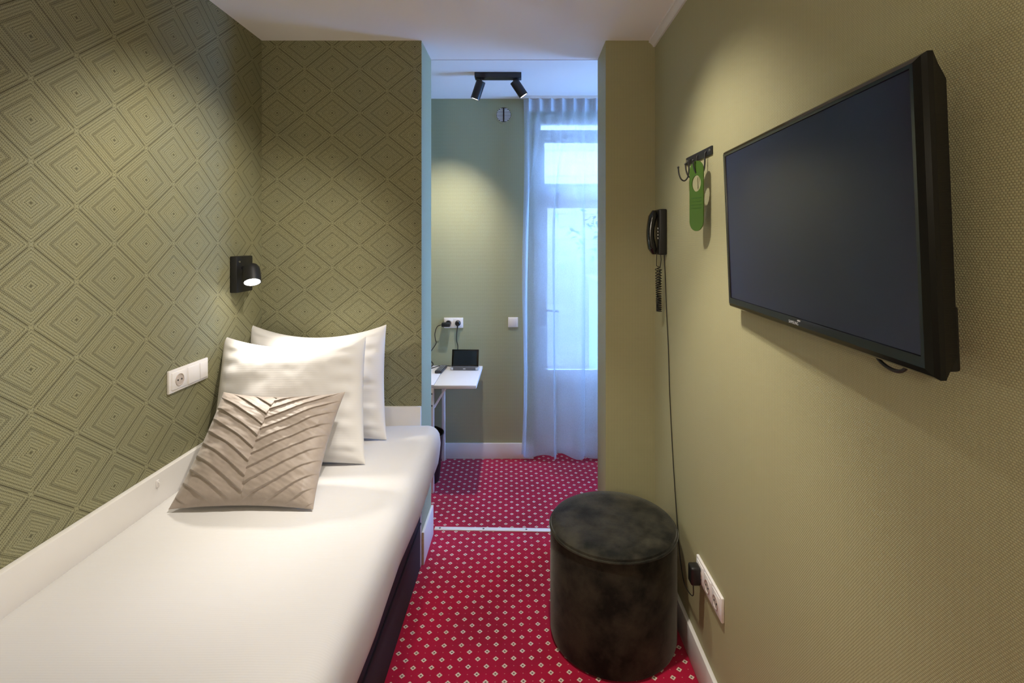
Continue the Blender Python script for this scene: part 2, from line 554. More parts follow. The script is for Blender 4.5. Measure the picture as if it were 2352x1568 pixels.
wrap_box('outside_ground', (-4, 6, 3.72, 9.0, -.12, -.04), M['paving'])
wrap_box('outside_wall', (-4, 6, 6.0, 6.2, -.04, 3.0), M['brick'])
pl = tag(empty('garden_planter', (1.25, 5.2, -.04)), 'tall grey planter box outside behind the sheer curtain', 'planter')
bm = BM(); box(bm, .72, 2.1, 4.9, 5.5, -.04, 1.08, bev=.01); obj('box', bm, M['planter'], pl)
bm = BM(); box(bm, .70, 2.12, 4.88, 5.52, 1.08, 1.12, bev=.008); obj('rim', bm, M['planter'], pl)
random.seed(4)
bush = tag(empty('garden_bush', (1.2, 5.2, 1.12)), 'leafy bush growing above the grey planter outside the window', 'bush')
bm = BM()
for i in range(9):
    a = random.uniform(0, 6.28)
    tube(bm, spline([(1.1 + .3 * math.cos(a) * .3, 5.2, 1.125), (1.1 + .25 * math.cos(a), 5.2 + .1 * math.sin(a), 1.45),
                     (1.15 + .45 * math.cos(a), 5.2 + .22 * math.sin(a), 1.85 + random.uniform(-.1, .3))], 4), .008, 5)
obj('stems', bm, M['raw_wood'], bush)
bm = BM()
for i in range(900):
    u, v, w = random.gauss(0, .3), random.gauss(0, .12), random.gauss(0, .24)
    c = Vector((1.22 + u, 5.2 + v, 1.62 + w))
    if c.z < 1.2 or c.y > 5.9: continue
    q = Matrix.Rotation(random.uniform(0, 6.28), 3, Vector((random.gauss(0, 1), random.gauss(0, 1), random.gauss(0, 1))).normalized())
    s_ = random.uniform(.03, .055)
    vs = [bm.verts.new(c + q @ Vector(p)) for p in ((-s_, 0, 0), (-.3 * s_, .42 * s_, .12 * s_), (s_, 0, -.1 * s_), (-.3 * s_, -.42 * s_, .12 * s_))]
    bm.faces.new(vs)
lv = obj('leaves', bm, M['leaf'], bush, sharp=0); lv['kind'] = 'stuff'

# ------------------------------------------------------------------ curtain
rail = wrap_box('curtain_rail', (-.004, 1.30, 3.395, 3.415, 2.437, 2.455), M['white_paint'], bev=.002)
del rail['kind']
tag(rail, 'slim white curtain rail on the far ceiling above the voile', 'curtain rail')
CUR = tag(empty('sheer_curtain', (.30, 3.40, 0)), 'long white sheer voile curtain hanging in front of the garden door', 'curtain')
CX0, CX1, NP = .003, .68, 9
def cur_pt(s, z, off=0):
    """s in 0..1 along the cloth, z height: pinch pleats at the top that melt into wide soft folds"""
    t = (2.435 - z) / 2.4
    x = CX0 + (CX1 - CX0) * s
    ph = s * NP * 2 * PI
    top = .011 * math.cos(ph)
    lo = .026 * math.cos(ph * .5 + 1.1 * math.sin(2.3 * s * 6) + .5) + .014 * math.sin(ph * .27 + 1.7) + .006 * math.cos(ph + 2 * t)
    k_ = min(1, max(0, (t - .03) / .35)); k_ = k_ * k_ * (3 - 2 * k_)
    y = 3.400 + top * (1 - k_) + lo * k_
    x += .006 * math.sin(ph) * (1 - k_) + (.046 * math.sin(ph * .42 + .25 * math.sin(1.3 * t) + .9) + .008 * math.sin(4 * t + s * 9)) * k_
    x -= .040 * k_ * (1 - s)
    # the loose left edge wavers
    e_ = max(0, 1 - s * 9)
    x += e_ * (.010 * math.sin(t * 9 + .4) - .006 * t)
    return Vector((x, y + off, z))
def cloth(z0, z1, nz, off=0, ns=260, hem=False):
    bm = BM(); g = []
    for j in range(nz + 1):
        row = []
        for i in range(ns + 1):
            s = i / ns
            zb = z0 + (.010 * math.sin(s * 31) + .006 * math.sin(s * 57 + 1) if hem else 0)
            z = zb + (z1 - zb) * j / nz
            row.append(bm.verts.new(cur_pt(s, z, off)))
        g.append(row)
    for j in range(nz):
        for i in range(ns): bm.faces.new((g[j][i], g[j][i + 1], g[j + 1][i + 1], g[j + 1][i]))
    return bm
obj('voile', cloth(.035, 2.435, 60, hem=True), M['sheer'], CUR, sharp=0)
obj('heading_tape', cloth(2.352, 2.437, 5, off=.0025), M['header'], CUR, sharp=0)
obj('hem', cloth(.036, .085, 3, off=.002, hem=True), M['sheer'], CUR, sharp=0)

# ------------------------------------------------------------------ spot bars
def spot_head(root, joint, tip, r, lens_mat, power, angle, blend, col, target, bar_z, lamp_r=.018):
    j, t = Vector(joint), Vector(tip)
    d = (t - j).normalized()
    h = obj_head(root, j, t, r)
    bm = BM(); cyl(bm, (j.x, j.y, bar_z), j + d * .004, .006, n=14)
    obj('swivel', bm, M['black'], h)
    bm = BM(); cyl(bm, t - d * .004, t - d * .002, r * .86, n=28)
    obj('lens', bm, lens_mat, h)
    if power:
        spot(h, 'lamp_light', t + d * .006, target if target else t + d, power, angle, blend, lamp_r, col)
    return h
def obj_head(root, j, t, r):
    bm = BM(); L_ = (t - j).length
    lathe(bm, [(r * .55, .0), (r * .96, .002), (r, .006), (r, L_), (r * .9, L_), (r * .9, L_ - .008)], j, t - j, 32, True, True)
    return obj('spot_head', bm, M['black'], root)

far_bar = tag(empty('ceiling_spotlight', (-.14, 2.95, ZF)), 'black twin ceiling spotlight bar in the far room beyond the opening', 'ceiling light', 'black ceiling spotlight bars')
bm = BM(); box(bm, -.276, -.006, 2.92, 2.98, ZF - .030, ZF, bev=.002); obj('mounting_bar', bm, M['black'], far_bar)
spot_head(far_bar, (-.240, 2.95, 2.413), (-.277, 2.967, 2.312), .027, M['bulb_f'], P_FAR_L, 92, 1.0, NEUT, (-.80, 3.40, .80), ZF - .03)
spot_head(far_bar, (-.050, 2.95, 2.413), (.008, 2.962, 2.330), .027, M['bulb_f'], P_FAR_R, 80, .6, NEUT, None, ZF - .03)

near_bar = tag(empty('ceiling_spotlight', (-.1, 1.50, ZC)), 'black ceiling spotlight bar overhead, above the bed and stool', 'ceiling light', 'black ceiling spotlight bars')
bm = BM(); box(bm, -.34, .14, 1.47, 1.53, ZC - .03, ZC, bev=.002); obj('mounting_bar', bm, M['black'], near_bar)
spot_head(near_bar, (-.30, 1.50, 2.36), (-.335, 1.47, 2.27), .027, M['bulb_f'], P_BED, 70, .8, WARM, (-.75, 1.02, .66), ZC - .03, .02)
spot_head(near_bar, (-.18, 1.50, 2.36), (-.235, 1.505, 2.28), .027, M['bulb_f'], P_BEDWALL, 84, .7, WARM, (-1.193, 1.80, 1.10), ZC - .03, .02)
spot_head(near_bar, (-.04, 1.50, 2.36), (.02, 1.50, 2.28), .027, M['bulb_f'], P_WALL, 92, .9, WARM, (.606, 1.55, 1.25), ZC - .03, .02)
spot_head(near_bar, (.09, 1.50, 2.36), (.095, 1.485, 2.26), .027, M['bulb_f'], P_FLOOR, 75, .6, WARM, (.10, 1.45, 0), ZC - .03, .02)

fill_lamp = tag(empty('fill_pendant', (-.25, -.75, ZC)), 'added fill lamp, an unseen opal globe pendant behind the viewer', 'ceiling light')  # unseen fill lamp added behind the camera to lift ceiling and walls
bm = BM(); lathe(bm, [(.07, 0), (.07, -.02), (.06, -.025)], (-.25, -.75, ZC), (0, 0, 1), 32); obj('ceiling_rose', bm, M['white_plastic'], fill_lamp)
bm = BM(); cyl(bm, (-.25, -.75, ZC - .02), (-.25, -.75, 1.78), .006); obj('stem', bm, M['steel'], fill_lamp)
bm = BM(); bmesh.ops.create_uvsphere(bm, u_segments=32, v_segments=18, radius=.085, matrix=Matrix.Translation((-.25, -.75, 1.70))); obj('globe', bm, M['bulb_fill'], fill_lamp)

# ------------------------------------------------------------------ bed
bed = tag(empty('single_bed', (-.77, 1.3, 0)), 'single bed with fitted white sheet and dark base along the diamond wallpaper wall', 'bed')
def rounded_slab(x0, x1, y0, y1, z0, z1, r, step, fn=None):
    bm = BM()
    nx, ny, nz = max(2, round((x1 - x0) / step)), max(2, round((y1 - y0) / step)), max(2, round((z1 - z0) / step))
    def proj(p):
        q = Vector((min(max(p.x, x0 + r), x1 - r), min(max(p.y, y0 + r), y1 - r), min(max(p.z, z0 + r), z1 - r)))
        d = p - q
        if d.length > 1e-9: p = q + d.normalized() * r
        return fn(p) if fn else p
    cache = {}
    def V(i, j, k):
        key = (i, j, k)
        if key not in cache:
            # cells crowd towards the edges so the rounding is smooth
            f = lambda t: .5 - .5 * math.cos(PI * t) if True else t
            g = lambda t: .55 * t + .45 * f(t)
            cache[key] = bm.verts.new(proj(Vector((x0 + (x1 - x0) * g(i / nx), y0 + (y1 - y0) * g(j / ny), z0 + (z1 - z0) * f(k / nz)))))
        return cache[key]
    for i in range(nx):
        for j in range(ny):
            bm.faces.new((V(i, j, 0), V(i, j + 1, 0), V(i + 1, j + 1, 0), V(i + 1, j, 0)))
            bm.faces.new((V(i, j, nz), V(i + 1, j, nz), V(i + 1, j + 1, nz), V(i, j + 1, nz)))
    for i in range(nx):
        for k in range(nz):
            bm.faces.new((V(i, 0, k), V(i + 1, 0, k), V(i + 1, 0, k + 1), V(i, 0, k + 1)))
            bm.faces.new((V(i, ny, k), V(i, ny, k + 1), V(i + 1, ny, k + 1), V(i + 1, ny, k)))
    for j in range(ny):
        for k in range(nz):
            bm.faces.new((V(0, j, k), V(0, j, k + 1), V(0, j + 1, k + 1), V(0, j + 1, k)))
            bm.faces.new((V(nx, j, k), V(nx, j + 1, k), V(nx, j + 1, k + 1), V(nx, j, k + 1)))
    return bm
def sheet_fn(p):
    w = noise.noise(Vector((p.x * 5, p.y * 2.2, p.z * 5))) * .0035 + noise.noise(Vector((p.x * 16, p.y * 7, p.z * 9 + 4))) * .0012
    q = p.copy()
    if p.z > .60:
        q.z += w
    if p.x > -.46:
        low = max(0, (.60 - p.z) / .16)
        q.x += w * 1.4 - .022 * low * low + .004 * low * math.sin(p.y * 11)
    return q
obj('fitted_sheet', rounded_slab(-1.172, -.362, .25, 2.303, .425, .664, .062, .03, sheet_fn), M['sheet'], bed, sharp=0)
bm = BM(); box(bm, -1.168, -.462, .28, 2.30, .0, .425, bev=.006); obj('bed_base', bm, M['base'], bed)
bm = BM(); tube(bm, [(-.460, .29, .21), (-.460, 2.29, .21)], .004, 6); obj('base_piping', bm, M['base'], bed)

# ------------------------------------------------------------------ pillows and cushion
def soft_pad(W_, H_, T, n, shear=0, sag=0, pinch=.035, wr=.004, seed=0, disp=None, lo_bulge=.0, ex=.55):
    """local x = width, y = height from the bottom edge, z = front; two puffed faces meeting in a seam"""
    bm = BM(); sheets = []
    for side in (1, -1):
        g = []
        for j in range(n + 1):
            row = []
            for i in range(n + 1):
                u = math.sin((2 * i / n - 1) * PI / 2) * .5 + (2 * i / n - 1) * .5
                v = math.sin((2 * j / n - 1) * PI / 2) * .5 + (2 * j / n - 1) * .5
                pu = u * (1 - pinch * (1 - u * u * 0) * (1 - v * v) * 1.0)
                pv = v * (1 - pinch * (1 - u * u))
                e = max(0, (1 - abs(u) ** 2.6)) * max(0, (1 - abs(v) ** 2.6))
                t = T * e ** ex * (1 + lo_bulge * -v)
                x = pu * W_ / 2 + shear * (v + 1) / 2
                y = (pv + 1) * H_ / 2
                if v > 0: y -= sag * v * v * (1 - u * u)
                N1 = noise.noise(Vector((u * 2.1 + seed, v * 2.6, side * 1.7))) * wr * 2.2
                N2 = noise.noise(Vector((u * 7 + v * 3 + seed, v * 5 - u * 4, side * 3.1 + seed))) * wr * .35
                edge = (1 - max(abs(u), abs(v)))
                ed = min(1, edge * 6)
                # crimps running in from the side seams
                cr = math.sin(v * 23 + 3 * noise.noise(Vector((v * 4, seed, side)))) * wr * 1.1 * max(0, abs(u) - .55) / .45 * ed
                z = side * (t + (N1 + N2 + cr) * ed)
                if disp and side == 1: z += disp(u, v) * ed
                row.append(bm.verts.new((x, y, z)) if (side == 1 or 0 < i < n and 0 < j < n) else sheets[0][j][i])
            g.append(row)
        sheets.append(g)
        for j in range(n):
            for i in range(n):
                q = (g[j][i], g[j][i + 1], g[j + 1][i + 1], g[j + 1][i])
                bm.faces.new(q if side == 1 else q[::-1])
    return bm
def place_pad(name, bm, mat, bottom, top):
    b, t = Vector(bottom), Vector(top)
    lean = math.atan2(t.y - b.y, t.z - b.z)         # 0 = upright
    o = obj(name, bm, mat, world=False, sharp=60)
    o.location = b
    o.rotation_euler = (PI / 2 - lean, 0, 0)
    return o
p1 = place_pad('pillow', soft_pad(.60, .475, .076, 90, shear=-.045, sag=.05, seed=2.3, wr=.0045), M['pillow'], (-.858, 2.085, .668), (-.9, 2.245, 1.10))
tag(p1, 'white pillow at the back, leaning against the diamond wallpaper head wall', 'pillow', 'white pillows on the bed')
p2 = place_pad('pillow', soft_pad(.575, .475, .086, 100, shear=-.058, sag=.04, seed=7.9, wr=.0045), M['pillow'], (-.862, 1.855, .668), (-.9, 2.050, 1.09))
tag(p2, 'white pillow in front, standing between the taupe cushion and the back pillow', 'pillow', 'white pillows on the bed')
def pleats(u, v):
    per = .215
    ph = (v - .68 * abs(u) + .02 * math.sin(u * 4)) / per + (.5 if u > 0 else 0) + .05 * noise.noise(Vector((u * 2, v * 2, 0)))
    fr_ = 1 - (ph - math.floor(ph))
    h = .7 * fr_ + .3 * fr_ ** 4 if fr_ < .955 else (1 - (fr_ - .955) / .045) * 1.12 - .12
    return .0075 * h + .0012 * noise.noise(Vector((u * 5 + 3, v * 18 + u * 9, 2)))
p3 = place_pad('cushion', soft_pad(.438, .398, .066, 340, shear=-.006, sag=.012, pinch=.06, seed=11, wr=.003, disp=pleats, ex=.62), M['cushion'],
               (-.852, 1.535, .672), (-.84, 1.835, .945))
tag(p3, 'square taupe satin cushion with chevron pleats leaning on the front pillow', 'cushion')

# ------------------------------------------------------------------ reading lamp on the left wall
rl = tag(empty('wall_lamp', (XL, 2.12, 1.345)), 'small black reading spotlight lit on the wall above the pillows', 'wall lamp')
bm = BM(); box(bm, XL, XL + .030, 2.068, 2.19, 1.271, 1.421, bev=.004); obj('wall_plate', bm, M['black'], rl)
bm = BM(); cyl(bm, (XL + .034, 2.083, 1.398), (XL + .024, 2.083, 1.398), .004, n=10); obj('screw', bm, M['steel'], rl)
hj, ht = Vector((-1.120, 2.092, 1.383)), Vector((-1.095, 2.058, 1.316))
bm = BM(); lathe(bm, [(.016, 0), (.026, .004), (.032, .014), (.034, .03), (.034, (ht - hj).length), (.030, (ht - hj).length), (.030, (ht - hj).length - .006)], hj, ht - hj, 36)
hd = obj('lamp_head', bm, M['black'], rl)
bm = BM(); cyl(bm, (XL + .028, 2.110, 1.372), (-1.125, 2.098, 1.372), .008, n=14); obj('swivel', bm, M['black'], rl)
dd = (ht - hj).normalized()
bm = BM(); cyl(bm, ht - dd * .004, ht - dd * .001, .0295, n=32); obj('lens', bm, M['bulb_w'], hd)
spot(hd, 'lamp_light', ht + dd * .008, ht + dd * .5 + Vector((.30, .02, 0)), P_READ, 140, 1.0, .028, WARM)

# ------------------------------------------------------------------ wiring accessories
def schuko(bm_root, c, nrm, side, parent, r=.020):
    """a round recessed socket: rim ring, recessed disc, two pin holes"""
    c = Vector(c); nrm = Vector(nrm); side = Vector(side)
    bm = BM(); lathe(bm, [(r, 0), (r, .0022), (r - .002, .0022), (r - .0025, .0004)], c, nrm, 32)
    o = obj('socket_well', bm, M['ivory_dark'], parent)
    bm = BM()
    for s in (-1, 1):
        cyl(bm, c + side * .0095 * s + nrm * .0004, c + side * .0095 * s + nrm * .0016, .0028, n=12)
    obj('pin_holes', bm, M['soft_black'], o)
    return o
# left: socket + two switches (plane x = XL)
ls = tag(empty('socket_and_switch_plate', (XL, 1.807, 1.007)), 'white triple plate with socket and switches on diamond wallpaper beside the pillows', 'socket')
bm = BM(); box(bm, XL, XL + .009, 1.701, 1.913, .968, 1.046, bev=.003); obj('frame_plate', bm, M['white_plastic'], ls)
bm = BM(); box(bm, XL + .004, XL + .012, 1.712, 1.786, .9775, 1.0365, bev=.002); si = obj('socket_insert', bm, M['white_plastic'], ls)
schuko(None, (XL + .0122, 1.749, 1.007), (1, 0, 0), (0, 1, 0), si, .021)
for a, b in ((1.795, 1.859), (1.862, 1.905)):
    bm = BM()
    vs = box(bm, XL + .004, XL + .014, a, b, .9775, 1.0365, bev=.002)
    for v in bm.verts:
        if v.co.x > XL + .01 and v.co.z > 1.0: v.co.x -= .003
    obj('rocker_switch', bm, M['white_plastic'], ls)
# right: triple socket near the floor (plane x = XR)
rs = tag(empty('socket_strip', (XR, 1.63, .373)), 'white triple socket plate low on the olive wall behind the stool', 'socket')
bm = BM(); box(bm, XR - .010, XR, 1.522, 1.742, .336, .411, bev=.003); obj('frame_plate', bm, M['white_plastic'], rs)
for yc in (1.562, 1.632, 1.702):
    bm = BM(); box(bm, XR - .012, XR - .004, yc - .029, yc + .029, .344, .403, bev=.002)
    si = obj('socket_insert', bm, M['white_plastic'], rs)
    schuko(None, (XR - .0122, yc, .373), (-1, 0, 0), (0, 1, 0), si)
# far wall: double socket, light switch
fs = tag(empty('double_socket', (-.47, YF, .926)), 'white double socket on the sage wall above the folding table', 'socket')
bm = BM(); box(bm, -.536, -.405, YF - .010, YF, .890, .960, bev=.003); obj('frame_plate', bm, M['white_plastic'], fs)
for xc in (-.5035, -.4385):
    bm = BM(); box(bm, xc - .028, xc + .028, YF - .012, YF - .004, .897, .953, bev=.002)
    si = obj('socket_insert', bm, M['white_plastic'], fs)
    schuko(None, (xc, YF - .0122, .925), (0, -1, 0), (1, 0, 0), si)
sw = tag(empty('light_switch', (-.064, YF, .929)), 'white square light switch on the sage wall left of the curtain', 'light switch')
bm = BM(); box(bm, -.098, -.030, YF - .009, YF, .895, .963, bev=.003); obj('frame_plate', bm, M['white_plastic'], sw)
bm = BM(); box(bm, -.091, -.037, YF - .013, YF - .004, .902, .956, bev=.002); obj('rocker_switch', bm, M['white_plastic'], sw)

# round vent
vt = tag(empty('air_vent', (-.128, YF, 2.344)), 'small round air vent grille high on the sage far wall', 'air vent')
bm = BM(); lathe(bm, [(.060, 0), (.060, .004), (.052, .007), (.050, .007), (.050, .002)], (-.128, YF, 2.344), (0, -1, 0), 40, True, False); obj('rim', bm, M['paper_far'], vt)
bm = BM(); lathe(bm, [(.050, .0005), (.050, .0015)], (-.128, YF, 2.344), (0, -1, 0), 40); obj('duct_back', bm, M['soft_black'], vt)
for i in range(9):
    dz = -.040 + i * .010
    w = math.sqrt(max(0, .048 ** 2 - dz * dz))
    bm = BM(); m_ = Matrix.Translation((-.128, YF - .0045, 2.344 + dz)) @ Matrix.Rotation(R(35), 4, 'X')
    box(bm, -w, w, -.0008, .0008, -.0035, .0035, mat=m_)
    obj('slat', bm, M['vent_white'], vt)
bm = BM(); box(bm, -.133, -.123, YF - .010, YF - .001, 2.296, 2.392, bev=.001); obj('centre_bar', bm, M['soft_black'], vt)

# ------------------------------------------------------------------ folding table and things on it
tb = tag(empty('folding_table', (-.58, 3.2, 0)), 'white folding table with tube legs against the sage far wall', 'table')
TZ = .638
bm = BM(); box(bm, -.92, -.522, 2.985, 3.445, TZ - .020, TZ, bev=.002); obj('tabletop', bm, M['white_plastic'], tb)
bm = BM(); box(bm, -.519, -.270, 2.972, 3.440, TZ - .020, TZ, bev=.002); obj('drop_leaf', bm, M['white_plastic'], tb)
def leg(x, y, z1=TZ - .02):
    bm = BM(); box(bm, x - .011, x + .011, y - .011, y + .011, 0, z1, bev=.002); return obj('leg', bm, M['white_plastic'], tb)
l1 = leg(-.533, 2.995); l2 = leg(-.533, 3.430); leg(-.90, 2.997); leg(-.90, 3.430)
for z in (.585, .515):
    bm = BM(); cyl(bm, (-.533, 2.984, z), (-.533, 2.981, z), .005, n=12); obj('bolt', bm, M['grey_plastic'], l1)
bm = BM(); box(bm, -.547, -.519, 3.417, 3.443, .52, .535, bev=.001); obj('black_clip', bm, M['soft_black'], l2)
bm = BM(); tube(bm, [(-.522, 3.0, .50), (-.455, 3.0, .612)], .006, 8); obj('brace', bm, M['white_plastic'], tb)
bm = BM(); box(bm, -.524, -.29, 3.01, 3.03, TZ - .032, TZ - .0205, bev=.002); obj('leaf_support', bm, M['white_plastic'], tb)

bn = tag(empty('waste_bin', (-.624, 3.15, 0)), 'black waste bin on the carpet under the folding table', 'bin')
bm = BM(); lathe(bm, [(.085, 0), (.108, .004), (.132, .285), (.135, .29), (.130, .29), (.108, .02), (.09, .012)], (-.624, 3.15, 0), (0, 0, 1), 40)
obj('bin_body', bm, M['soft_black'], bn)
bm = BM(); tube(bm, [(-.624 + .133 * math.cos(a * PI / 16), 3.15 + .133 * math.sin(a * PI / 16), .29) for a in range(33)], .004, 6); obj('bin_rim', bm, M['black'], bn)

# tablet on its speaker dock
tx = empty('tablet', (-.379, 3.335, TZ), (0, 0, R(-2)))
tag(tx, 'small black tablet standing on a speaker dock on the white folding table', 'tablet')
bm = BM()
box(bm, -.088, .088, -.022, .045, 0, .022, bev=.005); dk = obj('speaker_dock', bm, M['grey_plastic'], tx, world=False)
for s in (-1, 1):
    bm = BM(); box(bm, s * .083 - .010, s * .083 + .010, -.023, .03, .002, .020, bev=.003)
    obj('dock_end', bm, M['grey_keys'], dk, world=False)
mt_ = Matrix.Translation((0, .004, .018)) @ Matrix.Rotation(R(-14), 4, 'X')
bm = BM(); box(bm, -.089, .089, 0, .009, 0, .112, bev=.003, mat=mt_); bd = obj('tablet_body', bm, M['gloss_black'], tx, world=False)
bm = BM(); box(bm, -.077, .077, -.0008, .0004, .011, .103, mat=mt_); obj('screen', bm, M['tab_screen'], bd, world=False)
bm = BM(); box(bm, -.008, .008, -.0226, -.0215, .008, .014); obj('badge', bm, M['logo'], dk, world=False)

# remote control
rc = empty('remote_control', (-.531, 3.315, TZ), (0, 0, R(-5)))
tag(rc, 'slim dark remote control lying on the white folding table left of the tablet', 'remote control')
bm = BM(); box(bm, -.023, .023, -.08, .08, 0, .018, bev=.006, seg=3); rb_ = obj('case', bm, M['remote'], rc, world=False)
for j in range(6):
    for i in range(3):
        bm = BM(); cyl(bm, (-.012 + i * .012, -.06 + j * .022, .0175), (-.012 + i * .012, -.06 + j * .022, .0195), .0036, n=10)
        obj('button', bm, M['grey_keys'], rb_, world=False)

# charger and its cable; round plug and its cord
ch = tag(empty('charger', (-.52, YF - .02, .92)), 'black plug-in charger in the left half of the far socket', 'charger')
bm = BM(); box(bm, -.545, -.488, YF - .060, YF - .0125, .905, .932, bev=.004); cb_ = obj('adapter', bm, M['soft_black'], ch)
bm = BM(); lathe(bm, [(.016, 0), (.018, .006), (.018, .018)], (-.5035, YF - .0125, .925), (0, -1, 0), 20); obj('plug', bm, M['soft_black'], ch)
bm = BM(); tube(bm, spline([(-.543, 3.43, .918), (-.575, 3.43, .905), (-.592, 3.435, .86), (-.590, 3.44, .815), (-.585, 3.44, .79),
      (-.61, 3.43, .75), (-.645, 3.40, .70), (-.68, 3.36, .655), (-.655, 3.33, TZ + .004), (-.60, 3.36, TZ + .004), (-.56, 3.42, TZ + .004), (-.48, 3.415, TZ + .004), (-.46, 3.40, TZ + .006)], 8), .0028, 6)
obj('cable', bm, M['soft_black'], ch)
bm = BM(); tube(bm, spline([(-.66, 3.43, .70), (-.64, 3.425, .69), (-.615, 3.42, .672), (-.60, 3.41, .655), (-.61, 3.38, TZ + .009), (-.64, 3.36, TZ + .009), (-.66, 3.38, TZ + .009)], 8), .0035, 6)
obj('spare_cable_loop', bm, M['soft_black'], ch)
pc = tag(empty('power_cord', (-.4385, YF - .02, .92)), 'black round plug and cord running down behind the tablet', 'power cord')
bm = BM(); lathe(bm, [(.017, 0), (.019, .004), (.018, .022), (.012, .028)], (-.4385, YF - .0125, .925), (0, -1, 0), 24); obj('plug', bm, M['soft_black'], pc)
bm = BM(); tube(bm, spline([(-.4385, 3.43, .918), (-.440, 3.432, .895), (-.446, 3.444, .85), (-.447, 3.446, .81), (-.438, 3.44, .77), (-.437, 3.425, .72), (-.42, 3.41, TZ + .03), (-.40, 3.395, TZ + .012)], 8), lambda t: .0045 if t < .16 else .003, 8)
obj('cord', bm, M['soft_black'], pc)

# ------------------------------------------------------------------ velvet stool
PX_, PY_, PR, PH = .343, 1.935, .236, .42
st = tag(empty('pouf_stool', (PX_, PY_, 0)), 'round dark green-black velvet pouf stool on the red carpet by the right wall', 'stool')
bm = BM(); lathe(bm, [(PR - .06, 0), (PR - .014, .001), (PR - .004, .006), (PR, .020), (PR + .001, .2), (PR, PH - .034), (PR - .003, PH - .018)], (PX_, PY_, 0), (0, 0, 1), 96)
obj('body', bm, M['velvet'], st)
bm = BM(); lathe(bm, [(PR - .005, PH - .017), (PR - .001, PH - .012), (PR - .003, PH - .005), (PR - .012, PH + .001), (PR - .05, PH + .005), (PR * .55, PH + .008), (PR * .2, PH + .009), (.004, PH + .009)], (PX_, PY_, 0), (0, 0, 1), 96)
obj('seat', bm, M['velvet'], st)
bm = BM(); tube(bm, [(PX_ + PR * math.cos(2 * PI * i / 96), PY_ + PR * math.sin(2 * PI * i / 96), PH - .017) for i in range(97)], .0048, 8)
obj('piping', bm, M['velvet'], st)

# ------------------------------------------------------------------ television
TVW, TVH = .752, .430
tv = empty('television', (.5445, 1.036, 1.5165), (R(2.3), 0, R(-92.8)))
tag(tv, 'black flat screen television on the right wall', 'television')
w, h = TVW / 2, TVH / 2
bm = BM()
# housing: bevelled front rim, straight side, stepped and tapered back (local -y is the viewer's side)
def ring(hw, hb, ht, y):
    return [bm.verts.new(p) for p in ((-hw, y, -hb), (hw, y, -hb), (hw, y, ht), (-hw, y, ht))]
rings = [ring(w - .022, h - .028, h - .017, .0035), ring(w - .021, h - .027, h - .016, 0), ring(w - .013, h - .013, h - .011, -.0012), ring(w - .004, h - .004, h - .004, .0035),
         ring(w, h, h, .009), ring(w, h, h, .016), ring(w - .003, h - .012, h - .016, .024), ring(w - .006, h - .030, h - .036, .036), ring(w - .06, h - .08, h - .08, .040)]
for A, B in zip(rings, rings[1:]):
    for i in range(4): bm.faces.new((A[i], A[(i + 1) % 4], B[(i + 1) % 4], B[i]))
bm.faces.new(rings[-1]); bm.faces.new(rings[0][::-1])
hs = obj('housing', bm, M['gloss_black'], tv, world=False, sharp=20)
bm = BM(); box(bm, -w + .022, w - .022, .002, .0045, -h + .028, h - .017); obj('screen', bm, M['screen'], tv, world=False)
bm = BM(); box(bm, -.20, .20, .032, .046, -.16, .12, bev=.006); obj('back_cover', bm, M['soft_black'], tv, world=False)
bm = BM(); box(bm, w - .055, w - .008, .020, .042, -h + .008, -h + .095, bev=.004); obj('speaker_bulge', bm, M['soft_black'], tv, world=False)
bm = BM(); cyl(bm, (w - .010, .031, -h + .03), (w - .0066, .031, -h + .03), .006, n=16); obj('jack', bm, M['soft_black'], tv, world=False)
bm = BM(); box(bm, -.10, .10, .044, .0615, -.10, .09, bev=.002); obj('wall_bracket', bm, M['black'], tv, world=False)
bm = BM(); box(bm, .020, .030, -.002, .0005, -h + .0215, -h + .0245, bev=.0006); obj('status_light', bm, M['logo'], tv, world=False)
bm = BM(); tube(bm, spline([(.20, .035, -h + .03), (.205, .034, -h - .004), (.235, .033, -h - .018), (.27, .033, -h - .014), (.29, .036, -h + .02)], 8), .003, 8)
obj('cable', bm, M['soft_black'], tv, world=False)
fc = bpy.data.curves.new('maker_name', 'FONT'); fc.body = 'SAMSUNG'; fc.size = .0088; fc.align_x = 'CENTER'; fc.extrude = .0002
fo = bpy.data.objects.new('maker_name_src', fc)
COL.objects.link(fo)
bpy.context.view_layer.update()
fm = bpy.data.meshes.new_from_object(fo.evaluated_get(bpy.context.evaluated_depsgraph_get()))
bpy.data.objects.remove(fo)
fm.transform(Matrix.Translation((.004, -.0016, -h + .0138)) @ Matrix.Rotation(PI / 2, 4, 'X'))
fm.materials.append(M['logo'])
fo = bpy.data.objects.new('maker_name', fm); COL.objects.link(fo); fo.parent = tv

